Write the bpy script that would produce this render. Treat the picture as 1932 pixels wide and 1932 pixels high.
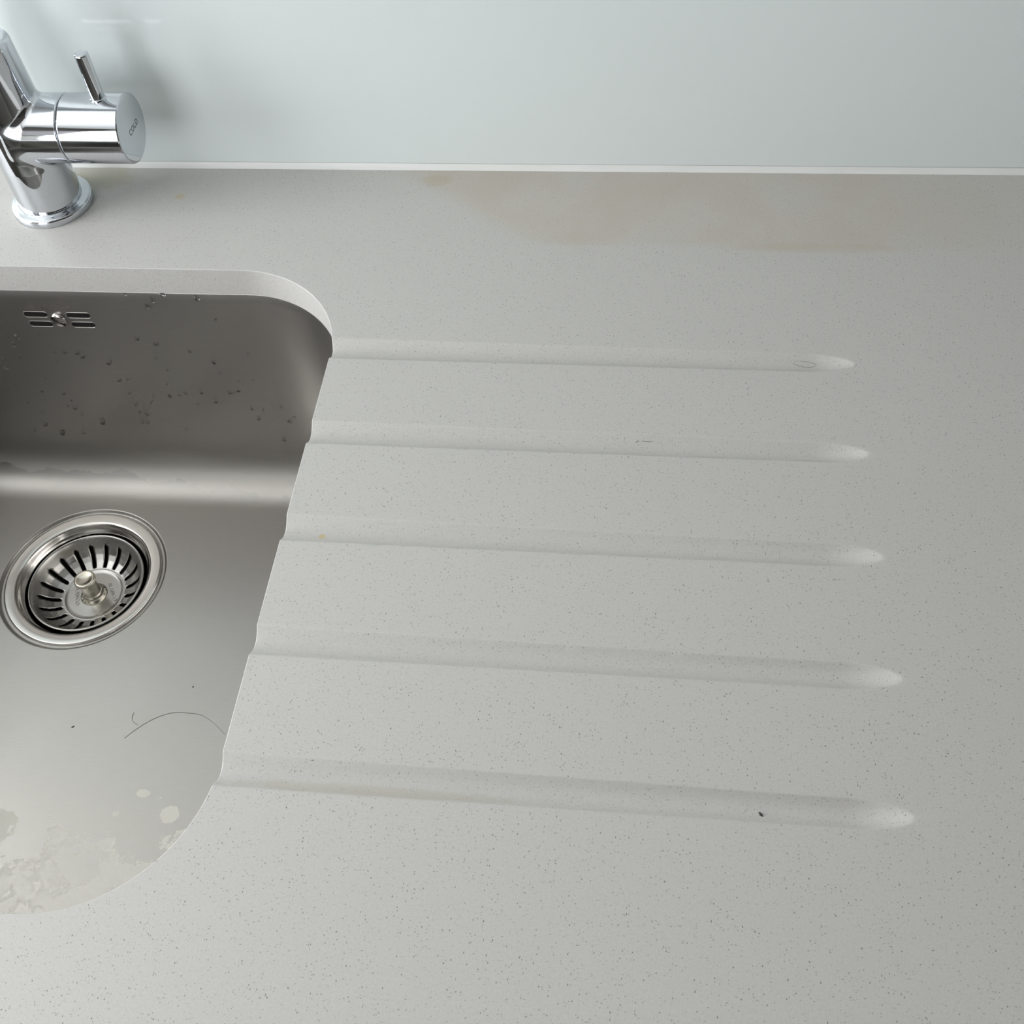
import bpy, math, random
import numpy as np
from mathutils import Matrix, Vector
from mathutils.geometry import delaunay_2d_cdt

S = bpy.context.scene
COL = S.collection
for o in list(bpy.data.objects):
    bpy.data.objects.remove(o)
PI = math.pi
random.seed(4)
rng = np.random.default_rng(4)

# ------------------------------------------------------------------ camera
cam_d = bpy.data.cameras.new('camera')
cam = bpy.data.objects.new('camera', cam_d)
COL.objects.link(cam)
cam_d.sensor_width = 36.0
cam_d.sensor_fit = 'HORIZONTAL'
cam_d.lens = 2160.64 / 1932 * 36
cam_d.clip_start = 0.02
RM = ((0.9934, -0.0401, 0.1073), (0.0968, 0.7947, -0.5992), (-0.0612, 0.6057, 0.7934))
m3 = Matrix(RM)
cam.rotation_mode = 'QUATERNION'
cam.rotation_quaternion = m3.to_quaternion()
cam.location = (0.1780, -0.6285, 0.4600)
S.camera = cam

# ------------------------------------------------------------------ world, lights, exposure
S.view_settings.view_transform = 'Standard'
S.view_settings.look = 'None'
S.view_settings.gamma = 1.0
S.view_settings.use_curve_mapping = False
S.view_settings.exposure = 0.0
w = bpy.data.worlds.new('sky')
S.world = w
w.use_nodes = True
w.node_tree.nodes['Background'].inputs[0].default_value = (0.75, 0.85, 1.0, 1)
w.node_tree.nodes['Background'].inputs[1].default_value = 1.0


def area(name, loc, direction, sx, sy, power, color):
    d = bpy.data.lights.new(name, 'AREA')
    d.shape = 'RECTANGLE'
    d.size, d.size_y = sx, sy
    d.energy = power
    d.color = color
    o = bpy.data.objects.new(name, d)
    COL.objects.link(o)
    o.location = loc
    o.rotation_euler = Vector(direction).to_track_quat('-Z', 'Z').to_euler()
    return o


# daylight through an unseen window, guessed in the left wall from the light
area('daylight_unseen_window', (-1.79, -0.74, 0.66), (1, 0, 0), 1.30, 1.20, 46, (0.98, 0.99, 1.0))
area('daylight_added_corner_window', (-1.42, 0.03, 0.62), (0, -1, 0), 0.68, 1.0, 20, (0.98, 0.99, 1.0))  # unseen corner window, added to light the worktop from back left
# unseen glazed door, added in the front wall for light from front left
area('daylight_added_door', (-0.98, -2.59, 0.42), (0, 1, 0), 1.10, 1.60, 29, (0.98, 0.985, 1.0))


# ------------------------------------------------------------------ node helpers
def new_mat(name):
    m = bpy.data.materials.new(name)
    m.use_nodes = True
    nt = m.node_tree
    return m, nt, nt.nodes['Principled BSDF']


def N(nt, kind, **kw):
    n = nt.nodes.new(kind)
    for k, v in kw.items():
        setattr(n, k, v)
    return n


def link(nt, a, b):
    nt.links.new(a, b)


def math_node(nt, op, a, b=None, clamp=False):
    n = N(nt, 'ShaderNodeMath', operation=op)
    n.use_clamp = clamp
    for i, v in enumerate((a, b)):
        if v is None:
            continue
        if isinstance(v, (int, float)):
            n.inputs[i].default_value = v
        else:
            link(nt, v, n.inputs[i])
    return n.outputs[0]


def maprange(nt, v, a, b, c=0.0, d=1.0, smooth=True):
    n = N(nt, 'ShaderNodeMapRange')
    n.interpolation_type = 'SMOOTHSTEP' if smooth else 'LINEAR'
    n.inputs['From Min'].default_value = a
    n.inputs['From Max'].default_value = b
    n.inputs['To Min'].default_value = c
    n.inputs['To Max'].default_value = d
    link(nt, v, n.inputs['Value'])
    return n.outputs['Result']


def mix_col(nt, fac, a, b):
    n = N(nt, 'ShaderNodeMix', data_type='RGBA')
    if isinstance(fac, (int, float)):
        n.inputs[0].default_value = fac
    else:
        link(nt, fac, n.inputs[0])
    for i, v in ((6, a), (7, b)):
        if isinstance(v, tuple):
            n.inputs[i].default_value = (*v, 1)
        else:
            link(nt, v, n.inputs[i])
    return n.outputs[2]


def coords(nt, scale=(1, 1, 1)):
    g = N(nt, 'ShaderNodeNewGeometry')
    mp = N(nt, 'ShaderNodeMapping')
    mp.inputs['Scale'].default_value = scale
    link(nt, g.outputs['Position'], mp.inputs['Vector'])
    return mp.outputs[0]


def noise(nt, vec, scale, detail=3, rough=0.5):
    n = N(nt, 'ShaderNodeTexNoise')
    n.inputs['Scale'].default_value = scale
    n.inputs['Detail'].default_value = detail
    n.inputs['Roughness'].default_value = rough
    link(nt, vec, n.inputs['Vector'])
    return n.outputs['Fac']


def plain(name, color, rough=0.6, metallic=0.0, bump=0.0, bscale=300):
    m, nt, b = new_mat(name)
    b.inputs['Base Color'].default_value = (*color, 1)
    b.inputs['Roughness'].default_value = rough
    b.inputs['Metallic'].default_value = metallic
    f = noise(nt, coords(nt), bscale)
    r = maprange(nt, f, 0, 1, rough * 0.9, min(1, rough * 1.1))
    link(nt, r, b.inputs['Roughness'])
    if bump:
        bp = N(nt, 'ShaderNodeBump')
        bp.inputs['Strength'].default_value = bump
        bp.inputs['Distance'].default_value = 0.001
        link(nt, f, bp.inputs['Height'])
        link(nt, bp.outputs[0], b.inputs['Normal'])
    return m


# ------------------------------------------------------------------ materials
def quartz():
    m, nt, b = new_mat('speckled_quartz')
    pos = coords(nt)
    base = (0.545, 0.54, 0.515)
    # fine mottling of the stone
    f1 = noise(nt, pos, 900, 4, 0.6)
    col = mix_col(nt, maprange(nt, f1, 0.3, 0.7), (0.485, 0.475, 0.453), (0.520, 0.510, 0.488))
    # small flecks in two sizes
    dist = noise(nt, pos, 1700, 2)

    def flecks(scale, dens, rad, vecscale):
        v = N(nt, 'ShaderNodeTexVoronoi', feature='F1')
        v.inputs['Scale'].default_value = scale
        v.inputs['Randomness'].default_value = 1.0
        link(nt, coords(nt, vecscale), v.inputs['Vector'])
        sep = N(nt, 'ShaderNodeSeparateColor')
        link(nt, v.outputs['Color'], sep.inputs[0])
        on = math_node(nt, 'LESS_THAN', sep.outputs[0], dens)
        d = math_node(nt, 'ADD', v.outputs['Distance'], math_node(nt, 'MULTIPLY', math_node(nt, 'SUBTRACT', dist, 0.5), 0.55))
        # size differs from fleck to fleck
        rr = math_node(nt, 'MULTIPLY', math_node(nt, 'ADD', sep.outputs[1], 0.5), rad)
        inside = maprange(nt, math_node(nt, 'DIVIDE', d, rr), 0.75, 1.15, 1, 0)
        return math_node(nt, 'MULTIPLY', inside, on), sep.outputs[2]
    fa, ta = flecks(1080, 0.35, 0.19, (1, 0.65, 1))
    fb, tb = flecks(1250, 0.46, 0.22, (0.6, 1, 1))
    dark = mix_col(nt, maprange(nt, ta, 0.6, 1.0), (0.17, 0.165, 0.155), (0.27, 0.19, 0.13))
    col = mix_col(nt, math_node(nt, 'MULTIPLY', fa, maprange(nt, ta, 0, 1, 1.0, 0.2, False)), col, dark)
    col = mix_col(nt, math_node(nt, 'MULTIPLY', fb, maprange(nt, tb, 0, 1, 0.65, 0.1, False)), col, (0.2, 0.195, 0.185))
    # ochre staining along the back
    sx = N(nt, 'ShaderNodeSeparateXYZ')
    link(nt, pos, sx.inputs[0])
    X, Y = sx.outputs[0], sx.outputs[1]
    n2 = noise(nt, pos, 18, 4, 0.6)
    n3 = noise(nt, coords(nt, (0.35, 1, 1)), 60, 4, 0.6)
    yw = math_node(nt, 'ADD', Y, math_node(nt, 'MULTIPLY', math_node(nt, 'SUBTRACT', n3, 0.5), 0.020))
    lower = maprange(nt, math_node(nt, 'ADD', yw, math_node(nt, 'MULTIPLY', X, 0.0)), -0.078, -0.070)
    diag = maprange(nt, math_node(nt, 'ADD', math_node(nt, 'MULTIPLY', yw, 1.3), X), 0.0, 0.035)
    xr = maprange(nt, X, 0.27, 0.42, 1, 0.25)
    pat = maprange(nt, n2, 0.3, 0.65, 0.35, 1)
    st = math_node(nt, 'MULTIPLY', math_node(nt, 'MULTIPLY', lower, diag), math_node(nt, 'MULTIPLY', xr, pat))
    col = mix_col(nt, math_node(nt, 'MULTIPLY', st, 0.55), col, (0.46, 0.40, 0.325))
    # painted-in yellowish grey shadow of the tap base and tiny rusty dots

    def blob(cx, cy, rx, ry, color, amt, base_col):
        dx = math_node(nt, 'DIVIDE', math_node(nt, 'SUBTRACT', X, cx), rx)
        dy = math_node(nt, 'DIVIDE', math_node(nt, 'SUBTRACT', Y, cy), ry)
        r = math_node(nt, 'SQRT', math_node(nt, 'ADD', math_node(nt, 'MULTIPLY', dx, dx), math_node(nt, 'MULTIPLY', dy, dy)))
        r = math_node(nt, 'ADD', r, math_node(nt, 'MULTIPLY', math_node(nt, 'SUBTRACT', noise(nt, pos, 160, 3), 0.5), 0.8))
        return mix_col(nt, math_node(nt, 'MULTIPLY', maprange(nt, r, 0.5, 1.1, 1, 0), amt), base_col, color)
    col = blob(-0.190, -0.012, 0.028, 0.016, (0.40, 0.38, 0.27), 0.55, col)
    col = blob(0.040, -0.012, 0.012, 0.007, (0.43, 0.37, 0.26), 0.45, col)
    col = blob(-0.129, -0.0311, 0.004, 0.004, (0.50, 0.40, 0.22), 0.55, col)
    col = blob(0.020, -0.2985, 0.0022, 0.0022, (0.50, 0.38, 0.16), 0.7, col)
    col = blob(0.278, -0.0737, 0.060, 0.0050, (0.455, 0.405, 0.33), 0.45, col)
    col = blob(0.07, -0.4338, 0.075, 0.0040, (0.44, 0.41, 0.35), 0.45, col)
    link(nt, col, b.inputs['Base Color'])
    b.inputs['Roughness'].default_value = 0.38
    b.inputs['Specular IOR Level'].default_value = 0.45
    bp = N(nt, 'ShaderNodeBump')
    bp.inputs['Strength'].default_value = 0.05
    bp.inputs['Distance'].default_value = 0.0005
    link(nt, f1, bp.inputs['Height'])
    link(nt, bp.outputs[0], b.inputs['Normal'])
    return m


def steel(name, color, rough, stains=False, streak=0.25, bumpy=0.02):
    m, nt, b = new_mat(name)
    pos = coords(nt)
    brush = noise(nt, coords(nt, (0.04, 1, 1)), 2200, 3, 0.6)
    big = noise(nt, pos, 14, 4, 0.55)
    b.inputs['Metallic'].default_value = 1.0
    c2 = tuple(x * (1 - streak * 0.35) for x in color)
    col = mix_col(nt, maprange(nt, brush, 0.3, 0.7, 0, 1), c2, color)
    rg = maprange(nt, brush, 0.25, 0.75, rough * 0.97, rough * 1.03)
    rg = math_node(nt, 'ADD', rg, maprange(nt, big, 0.3, 0.7, -0.02, 0.02))
    if stains:
        sx = N(nt, 'ShaderNodeSeparateXYZ')
        link(nt, pos, sx.inputs[0])
        X, Y, Z = sx.outputs
        n1 = noise(nt, pos, 42, 5, 0.62)
        n2 = noise(nt, pos, 120, 4, 0.6)
        # limescale film at the near end of the bowl
        u = math_node(nt, 'ADD', Y, math_node(nt, 'MULTIPLY', math_node(nt, 'SUBTRACT', n1, 0.5), 0.20))
        u = math_node(nt, 'ADD', u, math_node(nt, 'MULTIPLY', math_node(nt, 'SUBTRACT', noise(nt, pos, 15, 2), 0.5), 0.10))
        near = maprange(nt, u, -0.4095, -0.4055, 1, 0)
        rim = math_node(nt, 'MULTIPLY', near, maprange(nt, u, -0.4240, -0.409, 0, 1))
        lowz = maprange(nt, Z, -0.199, -0.150, 1, 0)
        near = math_node(nt, 'MULTIPLY', near, lowz)
        rim = math_node(nt, 'MULTIPLY', rim, lowz)
        tone = maprange(nt, n2, 0.35, 0.65, 0.5, 0.9)
        # old water line on the bend below the back wall
        nx = noise(nt, coords(nt, (1, 0, 0)), 26, 4, 0.55)
        zz = math_node(nt, 'ADD', Z, math_node(nt, 'MULTIPLY', math_node(nt, 'SUBTRACT', nx, 0.5), 0.030))
        zz = math_node(nt, 'ADD', zz, math_node(nt, 'MULTIPLY', X, 0.045))
        back = math_node(nt, 'MULTIPLY', maprange(nt, zz, -0.2015, -0.2008, 0, 1), maprange(nt, Z, -0.19, -0.165, 1, 0))
        back = math_node(nt, 'MULTIPLY', back, maprange(nt, Y, -0.16, -0.145, 0, 1))
        back = math_node(nt, 'MULTIPLY', back, maprange(nt, Z, -0.1985, -0.1975, 0, 1))
        # single drop-shaped scale marks

        def spot(cx, cy, rx, ry):
            dx = math_node(nt, 'DIVIDE', math_node(nt, 'SUBTRACT', X, cx), rx)
            dy = math_node(nt, 'DIVIDE', math_node(nt, 'SUBTRACT', Y, cy), ry)
            r = math_node(nt, 'SQRT', math_node(nt, 'ADD', math_node(nt, 'MULTIPLY', dx, dx), math_node(nt, 'MULTIPLY', dy, dy)))
            r = math_node(nt, 'ADD', r, math_node(nt, 'MULTIPLY', math_node(nt, 'SUBTRACT', n2, 0.5), 0.9))
            return math_node(nt, 'MULTIPLY', maprange(nt, r, 0.9, 1.0, 1, 0), maprange(nt, Z, -0.185, -0.175, 1, 0))
        s = spot(-0.1207, -0.3619, 0.0045, 0.0030)
        for q in ((-0.134, -0.376, 0.0025, 0.0018), (-0.0993, -0.3740, 0.0065, 0.0055), (-0.208, -0.390, 0.010, 0.012), (-0.201, -0.384, 0.004, 0.005)):
            s = math_node(nt, 'MAXIMUM', s, spot(*q))
        film = math_node(nt, 'MULTIPLY', near, math_node(nt, 'MULTIPLY', tone, 0.42))
        fac = math_node(nt, 'MAXIMUM', film, math_node(nt, 'MULTIPLY', s, 0.7))
        fac = math_node(nt, 'MAXIMUM', fac, math_node(nt, 'MULTIPLY', rim, 0.75))
        fac = math_node(nt, 'MAXIMUM', fac, math_node(nt, 'MULTIPLY', back, 0.22))
        scale_c = (0.72, 0.695, 0.63)
        col = mix_col(nt, fac, col, scale_c)
        met = math_node(nt, 'SUBTRACT', 1.0, math_node(nt, 'MULTIPLY', fac, 0.9))
        link(nt, met, b.inputs['Metallic'])
        rg = math_node(nt, 'ADD', rg, math_node(nt, 'MULTIPLY', fac, 0.35))
    link(nt, col, b.inputs['Base Color'])
    link(nt, rg, b.inputs['Roughness'])
    if bumpy:
        bp = N(nt, 'ShaderNodeBump')
        bp.inputs['Strength'].default_value = bumpy
        bp.inputs['Distance'].default_value = 0.0003
        link(nt, brush, bp.inputs['Height'])
        link(nt, bp.outputs[0], b.inputs['Normal'])
    return m


def chrome():
    m, nt, b = new_mat('polished_chrome')
    b.inputs['Metallic'].default_value = 1.0
    b.inputs['Base Color'].default_value = (0.66, 0.685, 0.72, 1)
    f = noise(nt, coords(nt), 90, 5, 0.6)
    link(nt, maprange(nt, f, 0.45, 0.8, 0.035, 0.10), b.inputs['Roughness'])
    return m


def glass_panel():
    m, nt, b = new_mat('pale_back_painted_glass')
    pos = coords(nt)
    f = noise(nt, pos, 3.0, 2, 0.5)
    col = mix_col(nt, f, (0.690, 0.745, 0.735), (0.705, 0.755, 0.745))
    link(nt, col, b.inputs['Base Color'])
    b.inputs['Roughness'].default_value = 0.30
    b.inputs['Specular IOR Level'].default_value = 0.3
    b.inputs['Coat Weight'].default_value = 0.5
    b.inputs['Coat Roughness'].default_value = 0.06
    b.inputs['Coat IOR'].default_value = 1.5
    return m


QUARTZ = quartz()
STEEL = steel('brushed_steel', (0.39, 0.375, 0.355), 0.36, stains=True, streak=0.12, bumpy=0)
STRAIN = steel('satin_strainer_steel', (0.50, 0.49, 0.47), 0.26, streak=0.1, bumpy=0)
FLANGE = steel('polished_flange_steel', (0.62, 0.60, 0.575), 0.14, streak=0.1, bumpy=0)
KNOB = steel('warm_nickel', (0.62, 0.58, 0.50), 0.22, streak=0.05, bumpy=0)
CHROME = chrome()
GLASS = glass_panel()
SEAL = plain('white_silicone', (0.72, 0.73, 0.71), 0.4)
WALLP = plain('white_emulsion', (0.70, 0.70, 0.67), 0.9, bump=0.1)
CEIL = plain('ceiling_paint', (0.66, 0.66, 0.64), 0.9)
FLOORM = plain('grey_floor_tile', (0.20, 0.18, 0.16), 0.5)
CABM = plain('cabinet_lacquer', (0.60, 0.59, 0.56), 0.4)
DARKCAB = plain('dark_oak_units', (0.05, 0.042, 0.036), 0.45)
FRAMEM = plain('window_frame_paint', (0.7, 0.7, 0.7), 0.5)
BLACK = plain('drain_shadow_plastic', (0.015, 0.014, 0.013), 0.9)
BLACK.node_tree.nodes['Principled BSDF'].inputs['Specular IOR Level'].default_value = 0.1
INK = plain('dark_etched_mark', (0.10, 0.105, 0.11), 0.5)
ETCH = steel('etched_steel', (0.34, 0.31, 0.29), 0.42, streak=0.1, bumpy=0)
HAIRM = plain('dark_hair', (0.17, 0.155, 0.14), 0.5)
CRUMB = plain('dark_crumb', (0.035, 0.032, 0.03), 0.7)


def water():
    m, nt, b = new_mat('water')
    b.inputs['Base Color'].default_value = (0.8, 0.8, 0.8, 1)
    b.inputs['Transmission Weight'].default_value = 1.0
    b.inputs['IOR'].default_value = 1.33
    b.inputs['Roughness'].default_value = 0.02
    f = noise(nt, coords(nt), 800)
    link(nt, maprange(nt, f, 0, 1, 0.0, 0.04), b.inputs['Roughness'])
    return m


WATER = water()


# ------------------------------------------------------------------ mesh helpers
def mesh_obj(name, verts, faces, mat, parent=None, smooth=True, normals=None):
    me = bpy.data.meshes.new(name)
    me.from_pydata([tuple(map(float, v)) for v in verts], [], [tuple(int(i) for i in f) for f in faces])
    me.validate()
    me.polygons.foreach_set('use_smooth', [smooth] * len(me.polygons))
    me.materials.append(mat)
    if normals is not None:
        me.normals_split_custom_set_from_vertices([tuple(map(float, n)) for n in normals])
    me.update()
    o = bpy.data.objects.new(name, me)
    COL.objects.link(o)
    if parent is not None:
        o.parent = parent
    return o


def sharp(o, deg=35):
    me = o.data
    import bmesh
    bm = bmesh.new()
    bm.from_mesh(me)
    for e in bm.edges:
        if len(e.link_faces) == 2 and e.calc_face_angle(0) > math.radians(deg):
            e.smooth = False
    bm.to_mesh(me)
    bm.free()
    return o


def empty(name, loc, label, cat, group=None):
    o = bpy.data.objects.new(name, None)
    o.empty_display_size = 0.02
    COL.objects.link(o)
    o.location = loc
    o['label'] = label
    o['category'] = cat
    if group:
        o['group'] = group
    return o


def tag(o, label, cat, group=None):
    o['label'] = label
    o['category'] = cat
    if group:
        o['group'] = group
    return o


def box_vf(x0, x1, y0, y1, z0, z1):
    v = [(x, y, z) for x in (x0, x1) for y in (y0, y1) for z in (z0, z1)]
    f = [(0, 1, 3, 2), (4, 6, 7, 5), (0, 4, 5, 1), (2, 3, 7, 6), (0, 2, 6, 4), (1, 5, 7, 3)]
    return v, f


def box(name, b, mat, parent=None, bevel=0.0, extra=()):
    v, f = [], []
    for q in (b, *extra):
        vv, ff = box_vf(*q)
        n = len(v)
        v += vv
        f += [tuple(i + n for i in t) for t in ff]
    o = mesh_obj(name, v, f, mat, parent, smooth=False)
    if bevel:
        md = o.modifiers.new('bevel', 'BEVEL')
        md.width = bevel
        md.segments = 3
    return o


def struct(o):
    o['kind'] = 'structure'
    return o


def lathe(name, prof, mat, parent=None, n=96, axis='z', origin=(0, 0, 0), close=False, deg=40):
    """prof: list of (r, z)."""
    v, f = [], []
    for r, z in prof:
        for k in range(n):
            a = 2 * PI * k / n
            p = (r * math.cos(a), r * math.sin(a), z)
            if axis == 'x':
                p = (z, r * math.cos(a), r * math.sin(a))
            v.append((p[0] + origin[0], p[1] + origin[1], p[2] + origin[2]))
    m = len(prof)
    for i in range(m - 1):
        for k in range(n):
            k2 = (k + 1) % n
            f.append((i * n + k, i * n + k2, (i + 1) * n + k2, (i + 1) * n + k))
    if prof[0][0] > 1e-6 and close:
        f.append(tuple(range(n))[::-1])
    if prof[-1][0] > 1e-6 and close:
        f.append(tuple((m - 1) * n + k for k in range(n)))
    o = mesh_obj(name, v, f, mat, parent)
    import bmesh
    bm = bmesh.new()
    bm.from_mesh(o.data)
    bmesh.ops.remove_doubles(bm, verts=bm.verts, dist=1e-7)
    bmesh.ops.recalc_face_normals(bm, faces=bm.faces)
    bm.to_mesh(o.data)
    bm.free()
    return sharp(o, deg)


def tube(name, pts, rad, mat, parent=None, n=20):
    pts = [Vector(p) for p in pts]
    v, f = [], []
    t0 = (pts[1] - pts[0]).normalized()
    u = t0.orthogonal().normalized()
    for i, p in enumerate(pts):
        a = pts[max(i - 1, 0)]
        b = pts[min(i + 1, len(pts) - 1)]
        t = (b - a).normalized()
        u = (u - t * u.dot(t)).normalized()
        q = t.cross(u)
        for k in range(n):
            an = 2 * PI * k / n
            r = rad[i] if isinstance(rad, (list, tuple)) else rad
            v.append(p + (u * math.cos(an) + q * math.sin(an)) * r)
    for i in range(len(pts) - 1):
        for k in range(n):
            k2 = (k + 1) % n
            f.append((i * n + k, i * n + k2, (i + 1) * n + k2, (i + 1) * n + k))
    f.append(tuple(range(n))[::-1])
    f.append(tuple((len(pts) - 1) * n + k for k in range(n)))
    return sharp(mesh_obj(name, v, f, mat, parent), 60)


def text_mesh(name, body, size, depth, mat, matrix, parent=None, bold=0.0):
    cu = bpy.data.curves.new(name, 'FONT')
    cu.body = body
    cu.size = size
    cu.extrude = depth
    cu.offset = bold
    cu.space_character = 1.12
    cu.align_x = 'CENTER'
    cu.align_y = 'CENTER'
    t = bpy.data.objects.new(name, cu)
    me = bpy.data.meshes.new_from_object(t)
    bpy.data.objects.remove(t)
    bpy.data.curves.remove(cu)
    me.transform(matrix)
    me.materials.clear()
    me.materials.append(mat)
    o = bpy.data.objects.new(name, me)
    COL.objects.link(o)
    if parent is not None:
        o.parent = parent
    return o


# ------------------------------------------------------------------ the room
CZ = -0.92            # floor level; the worktop surface is z = 0
RX0, RX1, RY0, RY1, RZ = -1.8, 2.6, -2.6, 0.014, 1.55
struct(box('floor', (RX0 - .1, RX1 + .1, RY0 - .1, RY1 + .1, CZ - .1, CZ), FLOORM))
struct(box('ceiling', (RX0 - .1, RX1 + .1, RY0 - .1, RY1 + .1, RZ, RZ + .1), CEIL))
# back wall with an unseen corner window added for its light, x -1.78..-1.06, z 0.10..1.14
struct(box('wall_back', (-1.06, RX1 + .1, RY1, RY1 + .1, CZ, RZ), WALLP,
           extra=((RX0 - .1, -1.06, RY1, RY1 + .1, CZ, 0.10), (RX0 - .1, -1.06, RY1, RY1 + .1, 1.14, RZ), (RX0 - .1, -1.78, RY1, RY1 + .1, 0.10, 1.14))))
struct(box('added_window_2', (-1.78, -1.75, RY1 + .03, RY1 + .09, 0.10, 1.14), FRAMEM,
           extra=((-1.09, -1.06, RY1 + .03, RY1 + .09, 0.10, 1.14), (-1.75, -1.09, RY1 + .03, RY1 + .09, 0.10, 0.13), (-1.75, -1.09, RY1 + .03, RY1 + .09, 1.11, 1.14))))
struct(box('wall_right', (RX1, RX1 + .1, RY0, RY1, CZ, RZ), WALLP))
struct(box('wall_front', (RX0, -1.56, RY0 - .1, RY0, CZ, RZ), WALLP,
           extra=((-0.40, RX1, RY0 - .1, RY0, CZ, RZ), (-1.56, -0.40, RY0 - .1, RY0, 1.26, RZ))))
struct(box('added_door_1', (-1.56, -1.53, RY0 - .08, RY0 - .01, CZ, 1.26), FRAMEM,  # frame of the unseen door added for the front-left light
           extra=((-0.43, -0.40, RY0 - .08, RY0 - .01, CZ, 1.26), (-1.53, -0.43, RY0 - .08, RY0 - .01, 1.23, 1.26),
                  (-1.53, -0.43, RY0 - .08, RY0 - .01, CZ, -0.40))))
# left wall with an opening for the unseen guessed window y -1.45..-0.04, z 0.04..1.28
struct(box('wall_left', (RX0 - .1, RX0, RY0, RY1, CZ, 0.04), WALLP,
           extra=((RX0 - .1, RX0, RY0, RY1, 1.28, RZ), (RX0 - .1, RX0, RY0, -1.46, 0.04, 1.28), (RX0 - .1, RX0, -0.03, RY1, 0.04, 1.28))))
struct(box('unseen_window_1', (RX0 - .09, RX0 - .02, -1.46, -1.41, 0.04, 1.28), FRAMEM,
           extra=((RX0 - .09, RX0 - .02, -0.08, -0.03, 0.04, 1.28), (RX0 - .09, RX0 - .02, -1.41, -0.08, 0.04, 0.09),
                  (RX0 - .09, RX0 - .02, -1.41, -0.08, 1.23, 1.28))))

# unseen units added to block front light like a person, mirrored in the chrome
tu = empty('added_dark_units', (0.98, -1.12, CZ), 'added row of unseen dark units opposite the drainer, blocking front light like a person', 'cabinet')
box('body', (-1.2, 1.3, -0.55, 0.0, 0.02, 2.15), DARKCAB, tu)
for i in range(4):
    d = box('door', (-1.195 + i * 0.62, -1.195 + i * 0.62 + 0.616, 0.0, 0.02, 0.1, 2.13), DARKCAB, tu, bevel=0.002)
    box('handle', (-1.195 + i * 0.62 + 0.5, -1.195 + i * 0.62 + 0.515, 0.021, 0.045, 0.9, 1.2), CHROME, d, bevel=0.003)
wc = empty('added_wall_cabinet', (RX0 + 0.001, -2.05, 0.52), 'unseen dark cabinet added on the left wall to mirror as a dark band', 'cabinet')
box('body', (0.0, 0.30, -0.50, 0.50, 0.0, 0.98), DARKCAB, wc)  # unseen cabinet, added so a dark band mirrors in the chrome tap
for i in range(2):
    d = box('door', (0.301, 0.32, -0.498 + i * 0.5, -0.002 + i * 0.5, 0.002, 0.978), DARKCAB, wc, bevel=0.002)
    box('handle', (0.321, 0.34, -0.06 + i * 0.11, -0.05 + i * 0.11, 0.08, 0.24), CHROME, d, bevel=0.002)
# base cabinet that carries the worktop
bc = empty('base_cabinet', (0.1, -0.3, CZ), 'pale base cabinets under the stone worktop', 'cabinet')
H0, H1 = 0.0, 0.898
box('carcass', (-1.25, 1.45, -0.26, -0.245, 0.1, H1), CABM, bc,
    extra=((-1.25, 1.45, 0.29, 0.305, 0.1, H1), (-1.25, -1.235, -0.245, 0.29, 0.1, H1), (1.435, 1.45, -0.245, 0.29, 0.1, H1), (-1.25, 1.45, -0.245, 0.29, 0.1, 0.115)))
box('plinth', (-1.25, 1.45, -0.22, -0.20, 0.0, 0.1), DARKCAB, bc)
for i in range(5):
    d = box('door', (-1.248 + i * 0.54, -1.248 + i * 0.54 + 0.536, -0.28, -0.261, 0.11, 0.89), CABM, bc, bevel=0.002)
    box('handle', (-1.1 + i * 0.54, -0.9 + i * 0.54, -0.31, -0.281, 0.80, 0.812), CHROME, d, bevel=0.003)

# ------------------------------------------------------------------ worktop
SX0, SX1, SY0, SY1, SR = -0.440, 0.0, -0.4976, -0.1028, 0.0710   # sink cut-out
THK = 0.020
GY = [-0.1678, -0.2320, -0.2965, -0.3628, -0.4287]              # groove centre lines
GY2 = [-0.1702, -0.2345, -0.2992, -0.3652, -0.4302]
GX = [0.2935, 0.2955, 0.2965, 0.2985, 0.2965]                   # groove tips
GW = 0.0080


def sd(x, y):
    """signed distance to the cut-out outline, positive on the stone."""
    cx, cy = (SX0 + SX1) / 2, (SY0 + SY1) / 2
    hx, hy = (SX1 - SX0) / 2 - SR, (SY1 - SY0) / 2 - SR
    qx, qy = np.abs(x - cx) - hx, np.abs(y - cy) - hy
    return np.hypot(np.maximum(qx, 0), np.maximum(qy, 0)) + np.minimum(np.maximum(qx, qy), 0) - SR


def groove(x, y):
    z = np.zeros_like(x)
    for y0, y1, xe in zip(GY, GY2, GX):
        t = np.clip(x / xe, 0, 1)
        yc = y0 + (y1 - y0) * t
        wv = GW * (1.0 - 0.19 * t)
        D = 0.0043 - 0.0007 * t
        ex = np.maximum(x - (xe - 3.4 * GW), 0) / (3.4 * GW)
        q = 1 - ((y - yc) / wv) ** 2 - ex ** 2.1
        p = np.maximum(0.5 * (q + np.sqrt(q * q + 0.008)) - 0.006, 0)
        z -= D * p
    return z


RB = 0.00045


def top_h(x, y):
    x = np.asarray(x, float)
    y = np.asarray(y, float)
    z = groove(x, y)
    d = np.clip(sd(x, y), 0, RB)
    z -= RB - np.sqrt(np.maximum(RB ** 2 - (RB - d) ** 2, 0))
    return z


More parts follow.
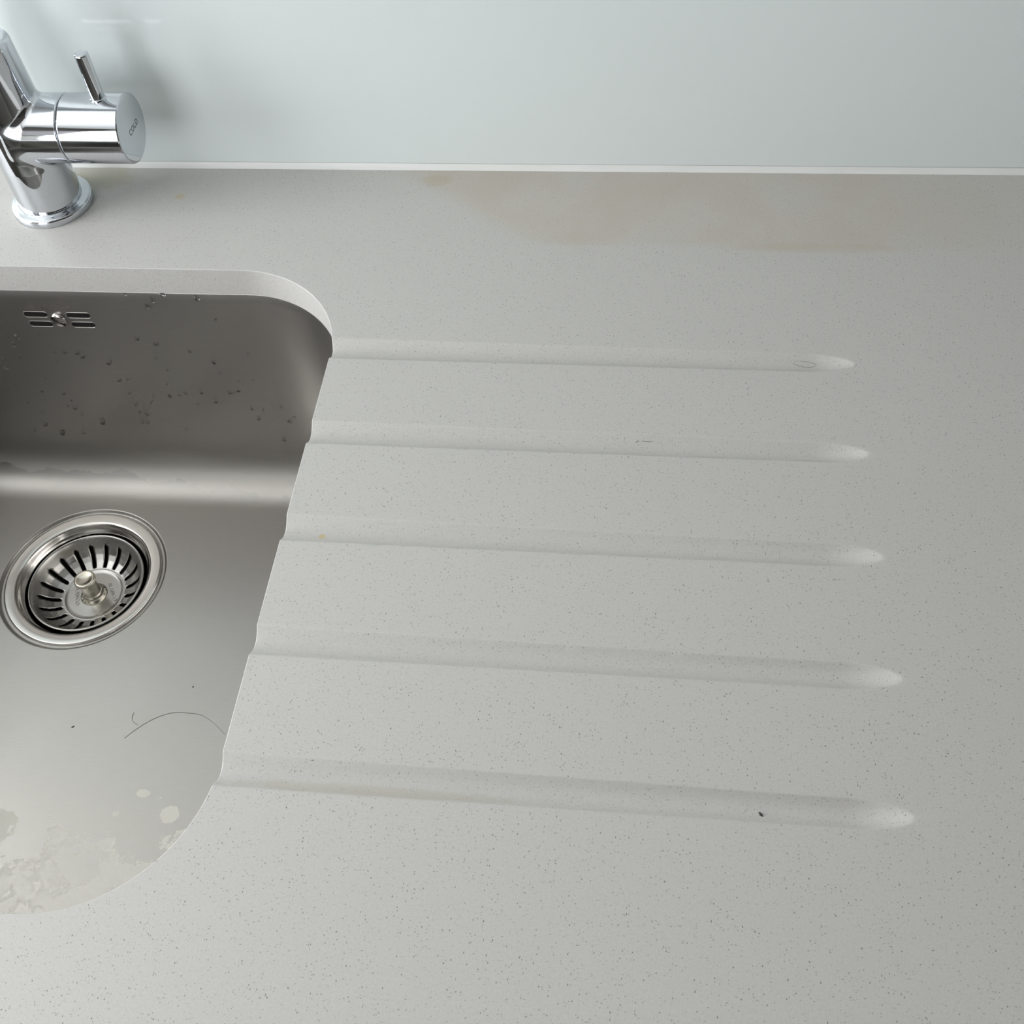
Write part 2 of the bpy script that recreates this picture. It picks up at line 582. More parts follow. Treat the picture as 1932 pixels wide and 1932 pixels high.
def rr_loop(off, pts_per=None, seg=None):
    """outline of the cut-out grown by off; param samples fixed so loops match."""
    x0, x1, y0, y1, r = SX0 - off, SX1 + off, SY0 - off, SY1 + off, max(SR + off, 0.001)
    out = []
    for kind, *a in PARAM:
        if kind == 'a':
            c, t = a
            cx = (x1 - r) if c in (0, 3) else (x0 + r)
            cy = (y1 - r) if c in (0, 1) else (y0 + r)
            ang = {0: 0, 1: PI / 2, 2: PI, 3: 1.5 * PI}[c] + t * PI / 2
            out.append((cx + r * math.cos(ang), cy + r * math.sin(ang)))
        else:
            e, t = a
            if e == 0:   # right edge, upwards
                out.append((x1, (y0 + r) * (1 - t) + (y1 - r) * t))
            elif e == 1:
                out.append(((x1 - r) * (1 - t) + (x0 + r) * t, y1))
            elif e == 2:
                out.append((x0, (y1 - r) * (1 - t) + (y0 + r) * t))
            else:
                out.append(((x0 + r) * (1 - t) + (x1 - r) * t, y0))
    return out


PARAM = []
for t in np.linspace(0, 1, 620, endpoint=False):
    PARAM.append(('e', 0, t))
for t in np.linspace(0, 1, 180, endpoint=False):
    PARAM.append(('a', 0, t))
for t in np.linspace(0, 1, 60, endpoint=False):
    PARAM.append(('e', 1, t))
for t in np.linspace(0, 1, 40, endpoint=False):
    PARAM.append(('a', 1, t))
for t in np.linspace(0, 1, 30, endpoint=False):
    PARAM.append(('e', 2, t))
for t in np.linspace(0, 1, 40, endpoint=False):
    PARAM.append(('a', 2, t))
for t in np.linspace(0, 1, 60, endpoint=False):
    PARAM.append(('e', 3, t))
for t in np.linspace(0, 1, 180, endpoint=False):
    PARAM.append(('a', 3, t))

WX0, WX1, WY0, WY1 = -1.25, 1.45, -0.62, 0.012
pts = []
for off in (0, .00003, .00010, .0002, .00032, .00045, .0008, .0012, .0018, .0026):
    pts += rr_loop(off)
ring0 = np.array(pts[:len(PARAM)])
g = []
for k, (y0, y1, xe) in enumerate(zip(GY, GY2, GX)):
    xs = np.r_[np.arange(.004, xe - .032, .006), np.arange(xe - .031, xe + .0025, .0006)]
    us = np.r_[-1.25, -1.1, np.linspace(-1.02, 1.02, 29), 1.1, 1.25]
    for x in xs:
        t = min(x / xe, 1)
        yc = y0 + (y1 - y0) * t
        for u in us:
            g.append((x, yc + u * GW))
# the arc corners leave grooves 1 and 5 reaching slightly over negative x
for y in np.arange(-0.1780, -0.1560, .0006):
    for x in (-.0045, -.003, -.0015, 0, .002):
        g.append((x, y))
for y in np.arange(-0.440, -0.418, .0006):
    for x in (-.0045, -.003, -.0015, 0, .002):
        g.append((x, y))
for x in np.arange(WX0, WX1 + .001, .05):
    for y in np.linspace(WY0, WY1, 13):
        g.append((x, y))
g = np.array(g)
dd = sd(g[:, 0], g[:, 1])
g = g[dd > .0029]
allp = np.vstack([np.array(pts), g])
allp = np.unique(np.round(allp, 7), axis=0)
res = delaunay_2d_cdt([Vector(p) for p in allp.tolist()], [], [], 0, 1e-9)
vv = np.array([(p.x, p.y) for p in res[0]])
tri = np.array([t for t in res[2]])
cen = vv[tri].mean(1)
keep = sd(cen[:, 0], cen[:, 1]) > -1e-6
tri = tri[keep]
vz = top_h(vv[:, 0], vv[:, 1])
a_, b_, c_ = vv[tri[:, 0]], vv[tri[:, 1]], vv[tri[:, 2]]
cr = (b_ - a_)[:, 0] * (c_ - a_)[:, 1] - (b_ - a_)[:, 1] * (c_ - a_)[:, 0]
tri = tri[np.abs(cr) > 1e-13]
cr = cr[np.abs(cr) > 1e-13]
tri[cr < 0] = tri[cr < 0][:, ::-1]
V = np.c_[vv, vz]
# analytic normals
e = 2e-5
gx = (groove(vv[:, 0] + e, vv[:, 1]) - groove(vv[:, 0] - e, vv[:, 1])) / (2 * e)
gy = (groove(vv[:, 0], vv[:, 1] + e) - groove(vv[:, 0], vv[:, 1] - e)) / (2 * e)
d0 = sd(vv[:, 0], vv[:, 1])
dx = (sd(vv[:, 0] + e, vv[:, 1]) - sd(vv[:, 0] - e, vv[:, 1])) / (2 * e)
dy = (sd(vv[:, 0], vv[:, 1] + e) - sd(vv[:, 0], vv[:, 1] - e)) / (2 * e)
dc = np.clip(d0, RB * 0.02, RB)
sl = (RB - dc) / np.sqrt(np.maximum(RB ** 2 - (RB - dc) ** 2, 1e-14))
nx, ny = -(gx + sl * dx), -(gy + sl * dy)
NV = np.c_[nx, ny, np.ones(len(nx))]
NV /= np.linalg.norm(NV, axis=1)[:, None]
verts = V.tolist()
norms = NV.tolist()
faces = tri.tolist()
# side wall of the cut-out
n0 = len(verts)
n = len(ring0)
zt = top_h(ring0[:, 0], ring0[:, 1])
rdx = (sd(ring0[:, 0] + e, ring0[:, 1]) - sd(ring0[:, 0] - e, ring0[:, 1])) / (2 * e)
rdy = (sd(ring0[:, 0], ring0[:, 1] + e) - sd(ring0[:, 0], ring0[:, 1] - e)) / (2 * e)
for zz in (zt, np.full(n, -THK)):
    for i in range(n):
        verts.append((ring0[i, 0], ring0[i, 1], zz[i]))
        norms.append((-rdx[i], -rdy[i], 0))
for i in range(n):
    j = (i + 1) % n
    faces.append((n0 + i, n0 + j, n0 + n + j, n0 + n + i))
# outer edges and underside
n1 = len(verts)
oc = [(WX0, WY0), (WX1, WY0), (WX1, WY1), (WX0, WY1)]
for i, nn_ in enumerate(((0, -1, 0), (1, 0, 0), (0, 1, 0), (-1, 0, 0))):
    j = (i + 1) % 4
    q = len(verts)
    verts += [(*oc[i], 0), (*oc[i], -THK), (*oc[j], -THK), (*oc[j], 0)]
    norms += [nn_] * 4
    faces.append((q, q + 1, q + 2, q + 3))
n2 = len(verts)
us_ = [(SX0 - .03, SY0 - .03), (SX1 + .03, SY0 - .03), (SX1 + .03, SY1 + .03), (SX0 - .03, SY1 + .03)]
for p in oc + us_:
    verts.append((*p, -THK))
    norms.append((0, 0, -1))
for i in range(4):
    j = (i + 1) % 4
    faces.append((n2 + i, n2 + 4 + i, n2 + 4 + j, n2 + j))
worktop = mesh_obj('worktop', verts, faces, QUARTZ, None, True, norms)
tag(worktop, 'pale grey speckled quartz worktop with five drainer grooves beside the sink', 'worktop')

# ------------------------------------------------------------------ splashback and sealant
sb = box('glass_splashback', (-1.03, WX1, 0.0012, 0.0072, 0.0032, 0.62), GLASS, None, bevel=0.0006)
tag(sb, 'pale blue-green glass splashback panel behind the worktop', 'splashback')
prof = [(0.0010, 0.0036), (0.0003, 0.0022), (-0.0006, 0.0009), (-0.0014, 0.0001), (-0.0014, 0.00001), (0.0072, 0.00001), (0.0072, 0.0032), (0.0012, 0.0032)]
xs = np.arange(WX0, WX1 + .001, .01)
sv, sf = [], []
for x in xs:
    j = 0.0003 * math.sin(x * 37) * math.sin(x * 91 + 1)
    for i, (y, z) in enumerate(prof):
        sv.append((x, y + (j if 0 < i < 4 else 0), z))
m = len(prof)
for i in range(len(xs) - 1):
    for k in range(m):
        k2 = (k + 1) % m
        sf.append((i * m + k, (i + 1) * m + k, (i + 1) * m + k2, i * m + k2))
seal = sharp(mesh_obj('silicone_sealant', sv, sf, SEAL), 50)
tag(seal, 'thin white silicone bead between worktop and glass splashback', 'sealant')

# ------------------------------------------------------------------ sink
DC = (-0.2137, -0.2033)      # drain centre
ZF = -0.2000
sink = empty('kitchen_sink', (DC[0], DC[1], ZF), 'undermounted brushed stainless steel sink bowl with round drain', 'sink')
SINK_O = Vector(sink.location)


def loc(verts, o=SINK_O):
    return [(v[0] - o[0], v[1] - o[1], v[2] - o[2]) for v in verts]


BR = 0.032
BI = 0.030
ZB = 0.168
PARAM = []
for i, (k, c) in enumerate((('e', 0), ('a', 0), ('e', 1), ('a', 1), ('e', 2), ('a', 2), ('e', 3), ('a', 3))):
    for t in np.linspace(0, 1, 70 if k == 'e' else 36, endpoint=False):
        PARAM.append((k, c, t))
prof = [(0.020, -0.0204), (0.0030, -0.0204), (0.0016, -0.0207), (0.0012, -0.0216)]
for t in np.linspace(0.05, 1, 8):
    prof.append((0.0012 - 0.0056 * t, -0.0216 - (ZB - 0.0216) * t))
AS = math.radians(38)
for a in np.linspace(0, AS, 10)[1:]:
    prof.append((-0.0044 - BI * (1 - math.cos(a)), -ZB - BR * math.sin(a)))
sv, sf = [], []
NP = len(PARAM)
for off, z in prof:
    for p in rr_loop(off):
        sv.append((p[0], p[1], z))
for i in range(len(prof) - 1):
    for k in range(NP):
        k2 = (k + 1) % NP
        sf.append((i * NP + k, i * NP + k2, (i + 1) * NP + k2, (i + 1) * NP + k))


def floor_h(x, y):
    s_ = np.clip(-sd(x, y) - 0.0044, 0, BI)
    z = -ZB - BR * np.sin(np.arccos(1 - s_ / BI))
    r = np.hypot(x - DC[0], y - DC[1])
    t = np.clip((0.0606 - r) / 0.0026, 0, 1)
    t = t * t * (3 - 2 * t)
    return z * (1 - t) + (ZF - 0.0022) * t


S0 = prof[-1][0]
inner = rr_loop(S0)
fp = [tuple(p) for p in inner]
RH = 0.0500
for r in np.r_[RH, .0540, np.linspace(.0572, .0612, 14), .063, .067, .072]:
    for k in range(160):
        a = 2 * PI * k / 160
        fp.append((DC[0] + r * math.cos(a), DC[1] + r * math.sin(a)))
for a in np.linspace(AS, PI / 2, 18)[1:]:
    for p in rr_loop(-0.0044 - BI * (1 - math.cos(a))):
        if math.hypot(p[0] - DC[0], p[1] - DC[1]) > .073:
            fp.append(p)
gxs, gys = np.meshgrid(np.arange(SX0 + .05, SX1 - .04, .012), np.arange(SY0 + .05, SY1 - .04, .012))
for x, y in zip(gxs.ravel(), gys.ravel()):
    if math.hypot(x - DC[0], y - DC[1]) > .076 and sd(np.array(x), np.array(y)) < -0.0044 - BI - .003:
        fp.append((x, y))
fp = np.unique(np.round(np.array(fp), 7), axis=0)
fp = fp[sd(fp[:, 0], fp[:, 1]) < S0 + 1e-5]
res = delaunay_2d_cdt([Vector(p) for p in fp.tolist()], [], [], 0, 1e-9)
vv = np.array([(p.x, p.y) for p in res[0]])
tri = np.array(res[2])
cen = vv[tri].mean(1)
tri = tri[(np.hypot(cen[:, 0] - DC[0], cen[:, 1] - DC[1]) > RH - 1e-4)]
base = len(sv)
fz = floor_h(vv[:, 0], vv[:, 1])
for p, z in zip(vv, fz):
    sv.append((p[0], p[1], z))
sf += [tuple(base + i for i in (t if np.cross(vv[t[1]] - vv[t[0]], vv[t[2]] - vv[t[0]]) > 0 else t[::-1])) for t in tri]
bowl = mesh_obj('bowl', loc(sv), sf, STEEL, sink)
import bmesh
bm = bmesh.new()
bm.from_mesh(bowl.data)
bmesh.ops.remove_doubles(bm, verts=bm.verts, dist=2e-5)
bmesh.ops.recalc_face_normals(bm, faces=bm.faces)
if sum(f.normal.z * f.calc_area() for f in bm.faces if f.calc_center_median().z < 0.002) < 0:
    bmesh.ops.reverse_faces(bm, faces=bm.faces)
bm.to_mesh(bowl.data)
bm.free()

# drain flange (thing part), throat, strainer
fl = lathe('drain_flange', [(.0573, -.0032), (.0572, -.0012), (.0567, -.0004), (.0562, -.0002), (.0559, -.0001), (.0555, -.0001), (.0530, -.0003), (.0498, -.0006), (.0494, -.0007),
                            (.0486, -.0011), (.0479, -.0018), (.0472, -.0030), (.0466, -.0042), (.0456, -.0056), (.0444, -.0066), (.0437, -.0085), (.0434, -.013), (.0434, -.03), (.0434, -.055)],
           FLANGE, sink, n=128, deg=50)
fl.data.transform(Matrix.Diagonal((.987, .987, 1, 1)))
pipe = lathe('waste_pipe', [(.0434, -.030), (.0430, -.0545), (.0200, -.0548), (.0190, -.075), (0.0, -.0752)], BLACK, sink, n=64)

# strainer basket
bsk = empty('strainer_basket', (DC[0], DC[1], ZF - .0060), 'round slotted steel strainer basket sitting in the sink drain', 'strainer')
bsk.scale = (1.01, 1.01, 1.0)


def bz(r):
    rr = np.array([0, .0050, .0120, .0195, .0205, .0212, .0222, .0235, .0280, .0320, .0350, .0368, .0380, .0390, .0398, .0404, .0409, .0413])
    zz = np.array([-.0172, -.0173, -.0177, -.0178, -.0173, -.0170, -.0171, -.0168, -.0150, -.0122, -.0088, -.0056, -.0030, -.0012, -.0003, 0, -.0003, -.0012])
    return np.interp(r, rr, zz)


NS = 20
A0 = math.radians(88.5)
SLW = 0.00140
bp_ = []
for r in (0, .003, .006, .009, .012, .0155, .018, .0195, .0200, .0205, .0209, .0212, .0217, .0222, .0225, .0365, .0372, .0380, .0386, .0392, .0396, .0401, .0404, .0407, .0409, .0411, .0413):
    if r == 0:
        bp_.append((0, 0))
        continue
    nn = 160 if r > .02 else 80
    for k in range(nn):
        a = 2 * PI * k / nn
        bp_.append((r * math.cos(a), r * math.sin(a)))
slots = []
RI, RO = .0232, .0364
for s in range(NS):
    a = A0 + 2 * PI * s / NS
    ca, sa = math.cos(a), math.sin(a)
    poly = []
    for t in np.linspace(RI + SLW, RO - SLW, 10):
        poly.append((t, -SLW))
    for q in np.linspace(-PI / 2, PI / 2, 9)[1:-1]:
        poly.append((RO - SLW + SLW * math.cos(q), SLW * math.sin(q)))
    for t in np.linspace(RO - SLW, RI + SLW, 10):
        poly.append((t, SLW))
    for q in np.linspace(PI / 2, 1.5 * PI, 9)[1:-1]:
        poly.append((RI + SLW + SLW * math.cos(q), SLW * math.sin(q)))
    bp_ += [(p[0] * ca - p[1] * sa, p[0] * sa + p[1] * ca) for p in poly]
    am = a + PI / NS
    for t in np.linspace(.0232, .0362, 24):
        for dq in np.linspace(-PI / NS, PI / NS, 9)[:-1]:
            ax_ = t * math.cos(dq + PI / NS)
            ay_ = t * math.sin(abs(abs(dq) - PI / NS)) if False else t * math.sin(PI / NS - abs(dq))
            if abs(ay_) > SLW + .0004:
                bp_.append((t * math.cos(am + dq), t * math.sin(am + dq)))
bp_ = np.unique(np.round(np.array(bp_), 7), axis=0)
res = delaunay_2d_cdt([Vector(p) for p in bp_.tolist()], [], [], 0, 1e-9)
vv = np.array([(p.x, p.y) for p in res[0]])
tri = np.array(res[2])
cen = vv[tri].mean(1)
ra, aa = np.hypot(cen[:, 0], cen[:, 1]), np.arctan2(cen[:, 1], cen[:, 0])
kk = np.round((aa - A0) / (2 * PI / NS))
da = aa - A0 - kk * 2 * PI / NS
px_, py_ = ra * np.cos(da), ra * np.sin(da)
tt = np.clip(px_, RI + SLW, RO - SLW)
inslot = np.hypot(px_ - tt, py_) < SLW * 0.99
tri = tri[~inslot]
bz_ = bz(np.hypot(vv[:, 0], vv[:, 1]))
tf = [tuple(t if np.cross(vv[t[1]] - vv[t[0]], vv[t[2]] - vv[t[0]]) > 0 else t[::-1]) for t in tri]
sieve = mesh_obj('sieve', np.c_[vv, bz_], tf, STRAIN, bsk)
md = sieve.modifiers.new('sheet', 'SOLIDIFY')
md.thickness = 0.0004
md.offset = -1
lathe('stem', [(.0098, -.0176), (.0092, -.0166), (.0078, -.0158), (.0072, -.0150), (.0070, -.0136), (.0062, -.0130), (.0060, -.0124), (.0060, -.0060), (.0056, -.0040), (.0056, -.0010), (.0062, .0000)],
      KNOB, bsk, n=64)
lathe('knob', [(.0060, -.0002), (.0070, .0000), (.0076, .0006), (.0078, .0012), (.0076, .0017), (.0077, .0021), (.0075, .0028), (.0068, .0033), (.0058, .0033), (.0045, .0027), (.002, .0023), (0, .0022)],
      KNOB, bsk, n=64)
# rubber seal bucket beneath the basket
lathe('basket_cup', [(.0395, -.0030), (.0370, -.0120), (.0300, -.0215), (.020, -.0235), (0, -.0235)], BLACK, bsk, n=64)
for cx, cy, rot in ((-.0125, -.0015, -72), (.0125, .0030, -58)):
    M = Matrix.Translation((cx, cy, -.01752)) @ Matrix.Rotation(math.radians(rot), 4, 'Z')
    tm = text_mesh('embossed_lettering', 'BLANCO', .0040, .00022, STRAIN, M, bsk, .00003)


# overflow slots, screw and maker's mark on the back wall of the bowl
def wall_y(z):
    t = (z + 0.0216) / (-(ZB - 0.0216))
    return SY1 + (0.0012 - 0.0056 * t)


TILT = math.atan2(0.0056, ZB - 0.0216)


def wall_mat(x, z, lift=0.0):
    """frame on the back wall: local x right, y up, z towards the room."""
    M = Matrix(((1, 0, 0), (0, 0, -1), (0, 1, 0))).to_4x4()
    T = Matrix.Translation((x - SINK_O[0], wall_y(z) - SINK_O[1] - lift, z - SINK_O[2]))
    return T @ Matrix.Rotation(-TILT, 4, 'X') @ M


def stadium(L, h, n=10):
    p = []
    for q in np.linspace(-PI / 2, PI / 2, n):
        p.append((L / 2 - h / 2 + h / 2 * math.cos(q), h / 2 * math.sin(q)))
    for q in np.linspace(PI / 2, 1.5 * PI, n):
        p.append((-L / 2 + h / 2 + h / 2 * math.cos(q), h / 2 * math.sin(q)))
    return p


def slot_part(x, z, L, h):
    M = wall_mat(x, z)
    v, f = [], []
    loops = [(1.0, 0.0001, .0006), (1.0, 0.0003, .0003), (1.0, 0.0002, 0.0), (1.0, .00005, -.0001)]
    lp = []
    for _, zz, gr in loops:
        lp.append([(a * 1, b, zz) for a, b in stadium(L + 2 * gr, h + 2 * gr)])
    m = len(lp[0])
    for l in lp:
        v += l
    for i in range(len(lp) - 1):
        for k in range(m):
            k2 = (k + 1) % m
            f.append((i * m + k, i * m + k2, (i + 1) * m + k2, (i + 1) * m + k))
    o = mesh_obj('overflow_slot', [M @ Vector(p) for p in v], f, STEEL, sink)
    v = [(a, b, .00008) for a, b in stadium(L, h)]
    q = mesh_obj('opening', [M @ Vector(p) for p in v], [tuple(range(len(v)))], BLACK, o, smooth=False)  # flat black sheet standing in for the shade inside the slot
    return o


OX, OZ = -0.2058, -0.0455
for sx, sz, L in ((OX - .0148, OZ + .0040, .0165), (OX - .0140, OZ - .0040, .0165), (OX + .0148, OZ + .0040, .0165), (OX + .0154, OZ - .0040, .0165)):
    slot_part(sx, sz, L, .0042)
sc = lathe('overflow_screw', [(.0054, .0001), (.0053, .0012), (.0047, .0019), (.0035, .0023), (.0018, .0025), (0, .0026)], FLANGE, sink, n=48)
sc.data.transform(wall_mat(OX, OZ))
v, f = box_vf(-.0052, .0052, -.0005, .0005, .0019, .00262)
M = wall_mat(OX, OZ) @ Matrix.Rotation(math.radians(-38), 4, 'Z')
mesh_obj('screw_slot', [M @ Vector(p) for p in v], f, BLACK, sc, smooth=False)
text_mesh('embossed_lettering', 'BLANCO', .0068, .00006, ETCH, wall_mat(-.2075, -.0338), sink, .0001)

# ------------------------------------------------------------------ mixer tap
TX, TY = -0.2134, -0.0403
tap = empty('mixer_tap', (TX, TY, 0), 'chrome mixer tap with side lever and round end cap marked COLD', 'tap')
lathe('base_flange', [(.0205, .0001), (.0262, .0001), (.0264, .0006), (.0263, .0040), (.0258, .0050), (.0250, .0054), (.0232, .0057), (.0222, .0060), (.0215, .0064), (.0205, .0064)],
      CHROME, tap, n=128, deg=45)

AZ = 0.0576           # axis height of the lever barrel
AR = 0.0210


def cyl(r, l):        # capped cylinder sdf, rounded
    return r, l


def tap_sdf(P):
    x, y, z = P[:, 0], P[:, 1], P[:, 2]
    # vertical, tapered above the arm
    rz = np.interp(z, [0, .036, .079, .116], [.0207, .0207, .0189, .0170])
    dr = np.hypot(x, y) - rz
    q1, q2 = dr + .0035, z - (.1165 - .0035)
    dv = np.minimum(np.maximum(q1, q2), 0) + np.hypot(np.maximum(q1, 0), np.maximum(q2, 0)) - .0035
    dv = np.maximum(dv, .006 - z)
    # horizontal arm
    dh = np.hypot(y, z - AZ) - AR
    q1, q2 = dh + .0005, np.abs(x - .01725) - (.01725 - .0005)
    da = np.minimum(np.maximum(q1, q2), 0) + np.hypot(np.maximum(q1, 0), np.maximum(q2, 0)) - .0005
    k = .0035
    h = np.maximum(k - np.abs(dv - da), 0) / k
    return np.minimum(dv, da) - h * h * k * .25


def surface_nets(fn, lo, hi, step):
    ax = [np.arange(lo[i], hi[i] + step, step) for i in range(3)]
    G = np.stack(np.meshgrid(*ax, indexing='ij'), -1)
    shp = G.shape[:3]
    D = fn(G.reshape(-1, 3)).reshape(shp)
    sgn = D < 0
    c = np.zeros(tuple(s - 1 for s in shp), int)
    for i in (0, 1):
        for j in (0, 1):
            for k in (0, 1):
                c += sgn[i:shp[0] - 1 + i, j:shp[1] - 1 + j, k:shp[2] - 1 + k]
    act = (c > 0) & (c < 8)
    idx = -np.ones(act.shape, int)
    idx[act] = np.arange(act.sum())
    P = np.stack([ax[i][np.argwhere(act)[:, i]] + step / 2 for i in range(3)], 1)

    def grad(P):
        e = 1e-5
        return np.stack([(fn(P + d) - fn(P - d)) / (2 * e) for d in np.eye(3) * e], 1)
    for _ in range(6):
        g_ = grad(P)
        P = P - g_ * (fn(P) / np.maximum((g_ ** 2).sum(1), 1e-6))[:, None]
    g_ = grad(P)
    g_ /= np.linalg.norm(g_, axis=1)[:, None]
    F = []
    for a in range(3):
        s0 = [slice(None)] * 3
        s1 = [slice(None)] * 3
        s0[a] = slice(0, -1)
        s1[a] = slice(1, None)
        A, B = sgn[tuple(s0)], sgn[tuple(s1)]
        for (i, j, k) in np.argwhere(A != B):
            b, c2 = [(1, 2), (2, 0), (0, 1)][a]
            q = []
            for ob, oc_ in ((-1, -1), (0, -1), (0, 0), (-1, 0)):
                t = [i, j, k]
                t[b] += ob
                t[c2] += oc_
                q.append(idx[tuple(t)])
            if min(q) < 0:
                continue
            F.append(q if A[i, j, k] else q[::-1])
    return P, F, g_


P_, F_, G_ = surface_nets(tap_sdf, (-.038, -.025, .003), (.038, .025, .121), .0010)
mesh_obj('body', P_, F_, CHROME, tap, True, G_)


def barrel(sign, text):
    x0, x1 = .0350, .0736
    prof = [(.0150, x0), (.0204, x0), (.0208, x0 + .0003), (AR, x0 + .0007), (AR, x1 - .0010), (AR - .0003, x1 - .0004), (AR - .0008, x1 - .0001), (AR - .0014, x1), (0, x1)]
    prof = [(r, x * sign) for r, x in prof]
    o = lathe('handle', prof, CHROME, tap, n=160, axis='x', origin=(0, 0, AZ), deg=25)
    lx = .0592 * sign
    lathe('lever', [(.0042, AZ + AR - .004), (.0042, .1068), (.0041, .1074), (.0037, .1078), (.0032, .1079), (0, .1079)], CHROME, o, n=48, origin=(lx, 0, 0), deg=50)
    lathe('lever_collar', [(.0049, AZ + AR - .004), (.0049, AZ + AR + .0002), (.0046, AZ + AR + .0006), (.0042, AZ + AR + .0007)], CHROME, o, n=48, origin=(lx, 0, 0), deg=50)
    if sign > 0:
        R_ = Matrix(((0, 0, 1), (1, 0, 0), (0, 1, 0))).to_4x4()
    else:
        R_ = Matrix(((0, 0, -1), (-1, 0, 0), (0, 1, 0))).to_4x4()
    M = Matrix.Translation(((x1 + .00002) * sign, .0022 * sign, AZ - .0008)) @ R_ 
    text_mesh('cap_lettering', text, .0052, .00003, INK, M, o, .00003)
    return o


hc = barrel(1, 'COLD')
# thin dark gap rings between body and handles
for s in (1,):
    lathe('gap_ring', [(.0203, s * .0340), (.0203, s * .0355)], INK, tap, n=96, axis='x', origin=(0, 0, AZ))
sp = [(0, 0, .110), (0, 0, .14), (0, 0, .18), (0, 0, .22), (0, 0, .25)]
for a in np.linspace(0, PI, 24)[1:]:
    sp.append((0, -.07 + .07 * math.cos(a), .25 + .07 * math.sin(a)))
sp.append((0, -.14, .22))
tube('spout', sp, .0115, CHROME, tap, 40)

# ------------------------------------------------------------------ small stuff
DROPS = [(-0.1356, -0.0265), (-0.1404, -0.0314), (-0.1056, -0.0241), (-0.1277, -0.0222), (-0.1523, -0.0226), (-0.2483, -0.0623), (-0.2419, -0.0616), (-0.247, -0.0684), (-0.2475, -0.0802), (-0.2601, -0.0828), (-0.2616, -0.0903), (-0.2203, -0.0746), (-0.2129, -0.0748), (-0.2038, -0.0745), (-0.2018, -0.0784), (-0.2211, -0.0827), (-0.1845, -0.0826), (-0.1574, -0.0606), (-0.1452, -0.0645), (-0.1234, -0.0705), (-0.1092, -0.0797), (-0.1442, -0.0884), (-0.1492, -0.0774), (-0.1484, -0.1012), (-0.2365, -0.0998), (-0.244, -0.1122), (-0.2678, -0.1099), (-0.1823, -0.0996), (-0.1756, -0.0984), (-0.1792, -0.112), (-0.1612, -0.1134), (-0.1504, -0.1135), (-0.143, -0.1121), (-0.1374, -0.1098), (-0.1658, -0.1199), (-0.1784, -0.1238), (-0.1726, -0.1324), (-0.178, -0.1312), (-0.1754, -0.1413), (-0.179, -0.141), (-0.2098, -0.1427), (-0.2551, -0.147), (-0.2592, -0.1243), (-0.2253, -0.1207), (-0.2251, -0.1287), (-0.23, -0.1264), (-0.2524, -0.1339), (-0.2228, -0.1356), (-0.2279, -0.1545), (-0.2452, -0.156), (-0.2659, -0.1541), (-0.1476, -0.1471), (-0.1177, -0.1173), (-0.1051, -0.1081), (-0.0985, -0.1063), (-0.086, -0.0956), (-0.0959, -0.0969), (-0.0834, -0.0716), (-0.0932, -0.124), (-0.0848, -0.124), (-0.0899, -0.1334), (-0.0711, -0.1214), (-0.0635, -0.1312), (-0.0679, -0.1353), (-0.0531, -0.0913), (-0.0764, -0.155), (-0.0358, -0.0764), (-0.059, -0.1036), (-0.2286, -0.1143), (-0.2249, -0.0584), (-0.1078, -0.0897), (-0.1261, -0.1089), (-0.0976, -0.0416), (-0.1316, -0.1212)]
v, f = [], []
nr, na = 7, 20
for i in range(nr):
    t = i / (nr - 1) * PI / 2
    for k in range(na):
        a = 2 * PI * k / na
        v.append((math.cos(t) * math.cos(a) * .0010, math.cos(t) * math.sin(a) * .0015, math.sin(t) * .0014))
for i in range(nr - 1):
    for k in range(na):
        k2 = (k + 1) % na
        f.append((i * na + k, i * na + k2, (i + 1) * na + k2, (i + 1) * na + k))
f.append(tuple(range(na))[::-1])
drop0 = mesh_obj('water_droplet', v, f, WATER)
for i, (x, z) in enumerate(DROPS):
    o = drop0 if i == 0 else drop0.copy()
    if i:
        COL.objects.link(o)
    s = random.uniform(0.85, 1.5) if i not in (0, 1, 2, 16, 17, 18, 40) else 1.7
    Mw = wall_mat(x, z, lift=-0.00002)
    Mw = Matrix.Translation(SINK_O) @ Mw @ Matrix.Rotation(random.uniform(.3, 1.1), 4, 'Z') @ Matrix.Diagonal((s * random.uniform(.7, 1.1), s, s, 1))
    o.matrix_world = Mw
    tag(o, 'small clear water droplet clinging to the back wall of the sink', 'droplet', 'water droplets on the back wall of the sink')

HZ = ZF + 0.00025
hp = [(-0.1435, -0.3072), (-0.1435, -0.3111), (-0.1415, -0.3140), (-0.1381, -0.3157)]


def smooth_path(p, z, n=8):
    out = []
    P = [p[0]] + list(p) + [p[-1]]
    for i in range(1, len(P) - 2):
        for t in np.linspace(0, 1, n, endpoint=False):
            a, b, c, d = [np.array(q) for q in P[i - 1:i + 3]]
            q = .5 * ((2 * b) + (-a + c) * t + (2 * a - 5 * b + 4 * c - d) * t * t + (-a + 3 * b - 3 * c + d) * t ** 3)
            out.append((q[0], q[1], z))
    out.append((*p[-1], z))
    return out


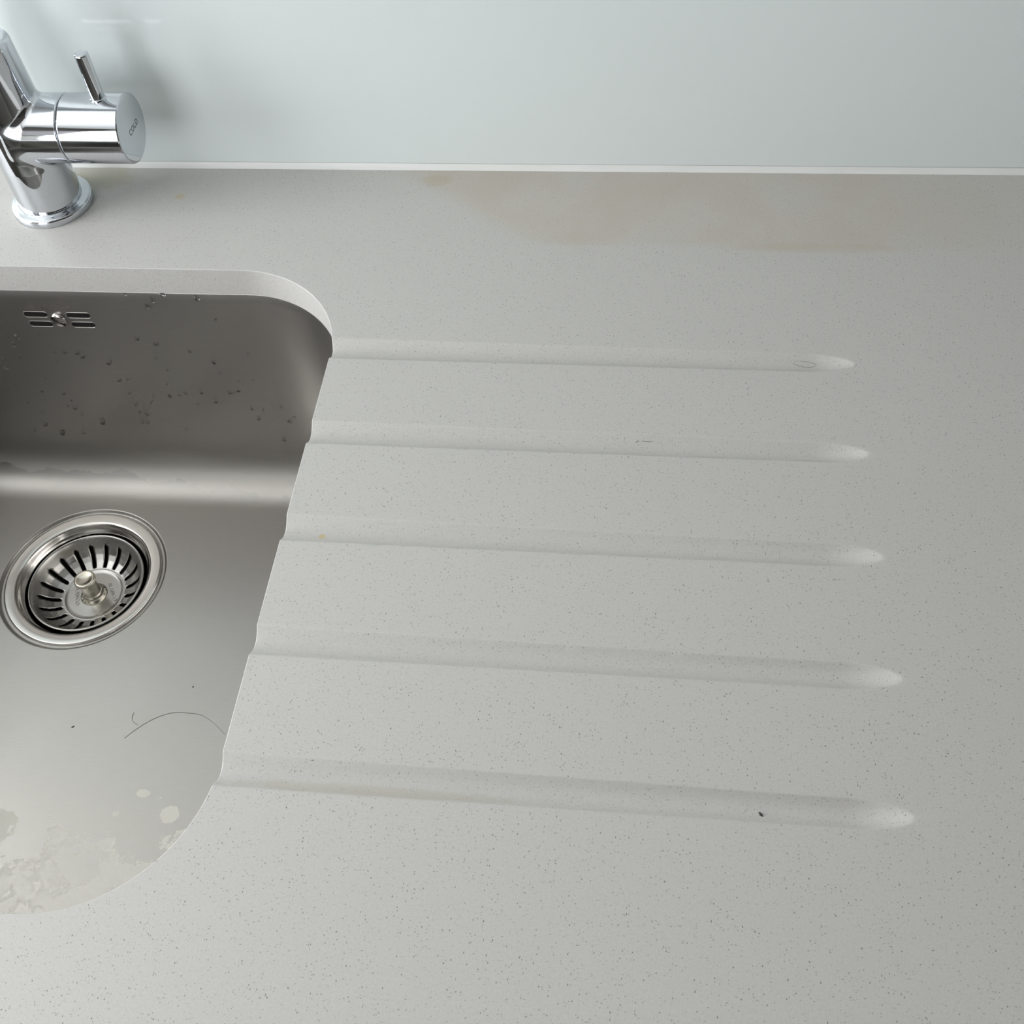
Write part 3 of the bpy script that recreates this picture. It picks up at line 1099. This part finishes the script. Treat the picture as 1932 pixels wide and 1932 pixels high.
h1 = tube('hair_strand', smooth_path(hp, HZ), .00011, HAIRM, None, 6)
tag(h1, 'tiny curled dark hair on the sink floor left of the long hair', 'hair')
hp = [(-0.1441, -0.3256), (-0.1370, -0.3176), (-0.1281, -0.3103), (-0.1173, -0.3056), (-0.1063, -0.3052), (-0.0977, -0.3061), (-0.0892, -0.3105), (-0.0822, -0.3159), (-0.0788, -0.3186)]
h2 = tube('hair_strand', smooth_path(hp, HZ), .00010, HAIRM, None, 6)
tag(h2, 'long arched dark hair lying on the sink floor near the right side', 'hair')


def crumb(x, y, L, wd, rot, label, name='crumb', z=None, mat=CRUMB):
    zz = float(top_h(np.array([x]), np.array([y]))[0]) if z is None else z
    v, f = [], []
    for i in range(7):
        t = i / 6
        r = wd * math.sin(PI * (0.12 + 0.76 * t)) * (1 + .25 * math.sin(i * 2.3))
        for k in range(10):
            a = 2 * PI * k / 10
            v.append(((t - .5) * L, r * math.cos(a), max(r * math.sin(a), -wd * .3)))
    for i in range(6):
        for k in range(10):
            f.append((i * 10 + k, i * 10 + (k + 1) % 10, (i + 1) * 10 + (k + 1) % 10, (i + 1) * 10 + k))
    f.append(tuple(range(10))[::-1])
    f.append(tuple(60 + k for k in range(10)))
    o = mesh_obj(name, v, f, mat)
    o.location = (x, y, zz + wd * .3)
    o.rotation_euler = (0, 0, rot)
    tag(o, label, 'crumb')
    return o


crumb(0.2351, -0.4319, .0026, .0006, -.9, 'tiny black crumb lying in the nearest drainer groove')
crumb(-0.1810, -0.3200, .0022, .0004, .7, 'thin grey crumb on the sink floor in front of the drain', z=ZF)
crumb(-0.1090, -0.2860, .0012, .0004, 1.2, 'tiny black speck on the sink floor above the long arched hair', z=ZF)
h3 = tube('hair_strand', smooth_path([(0.1765, -0.2300), (0.1785, -0.2285), (0.1815, -0.2292), (0.185, -0.2290)], -.0022), .00012, HAIRM, None, 6)
tag(h3, 'short dark fibre in the second drainer groove from the wall', 'fibre')
h4 = tube('hair_strand', smooth_path([(0.2610, -0.1690), (0.2650, -0.1712), (0.2700, -0.1720), (0.2735, -0.1700), (0.2700, -0.1680), (0.2650, -0.1672)], -.0017), .00010, HAIRM, None, 6)
tag(h4, 'small looped hair near the tip of the drainer groove closest to the wall', 'hair')
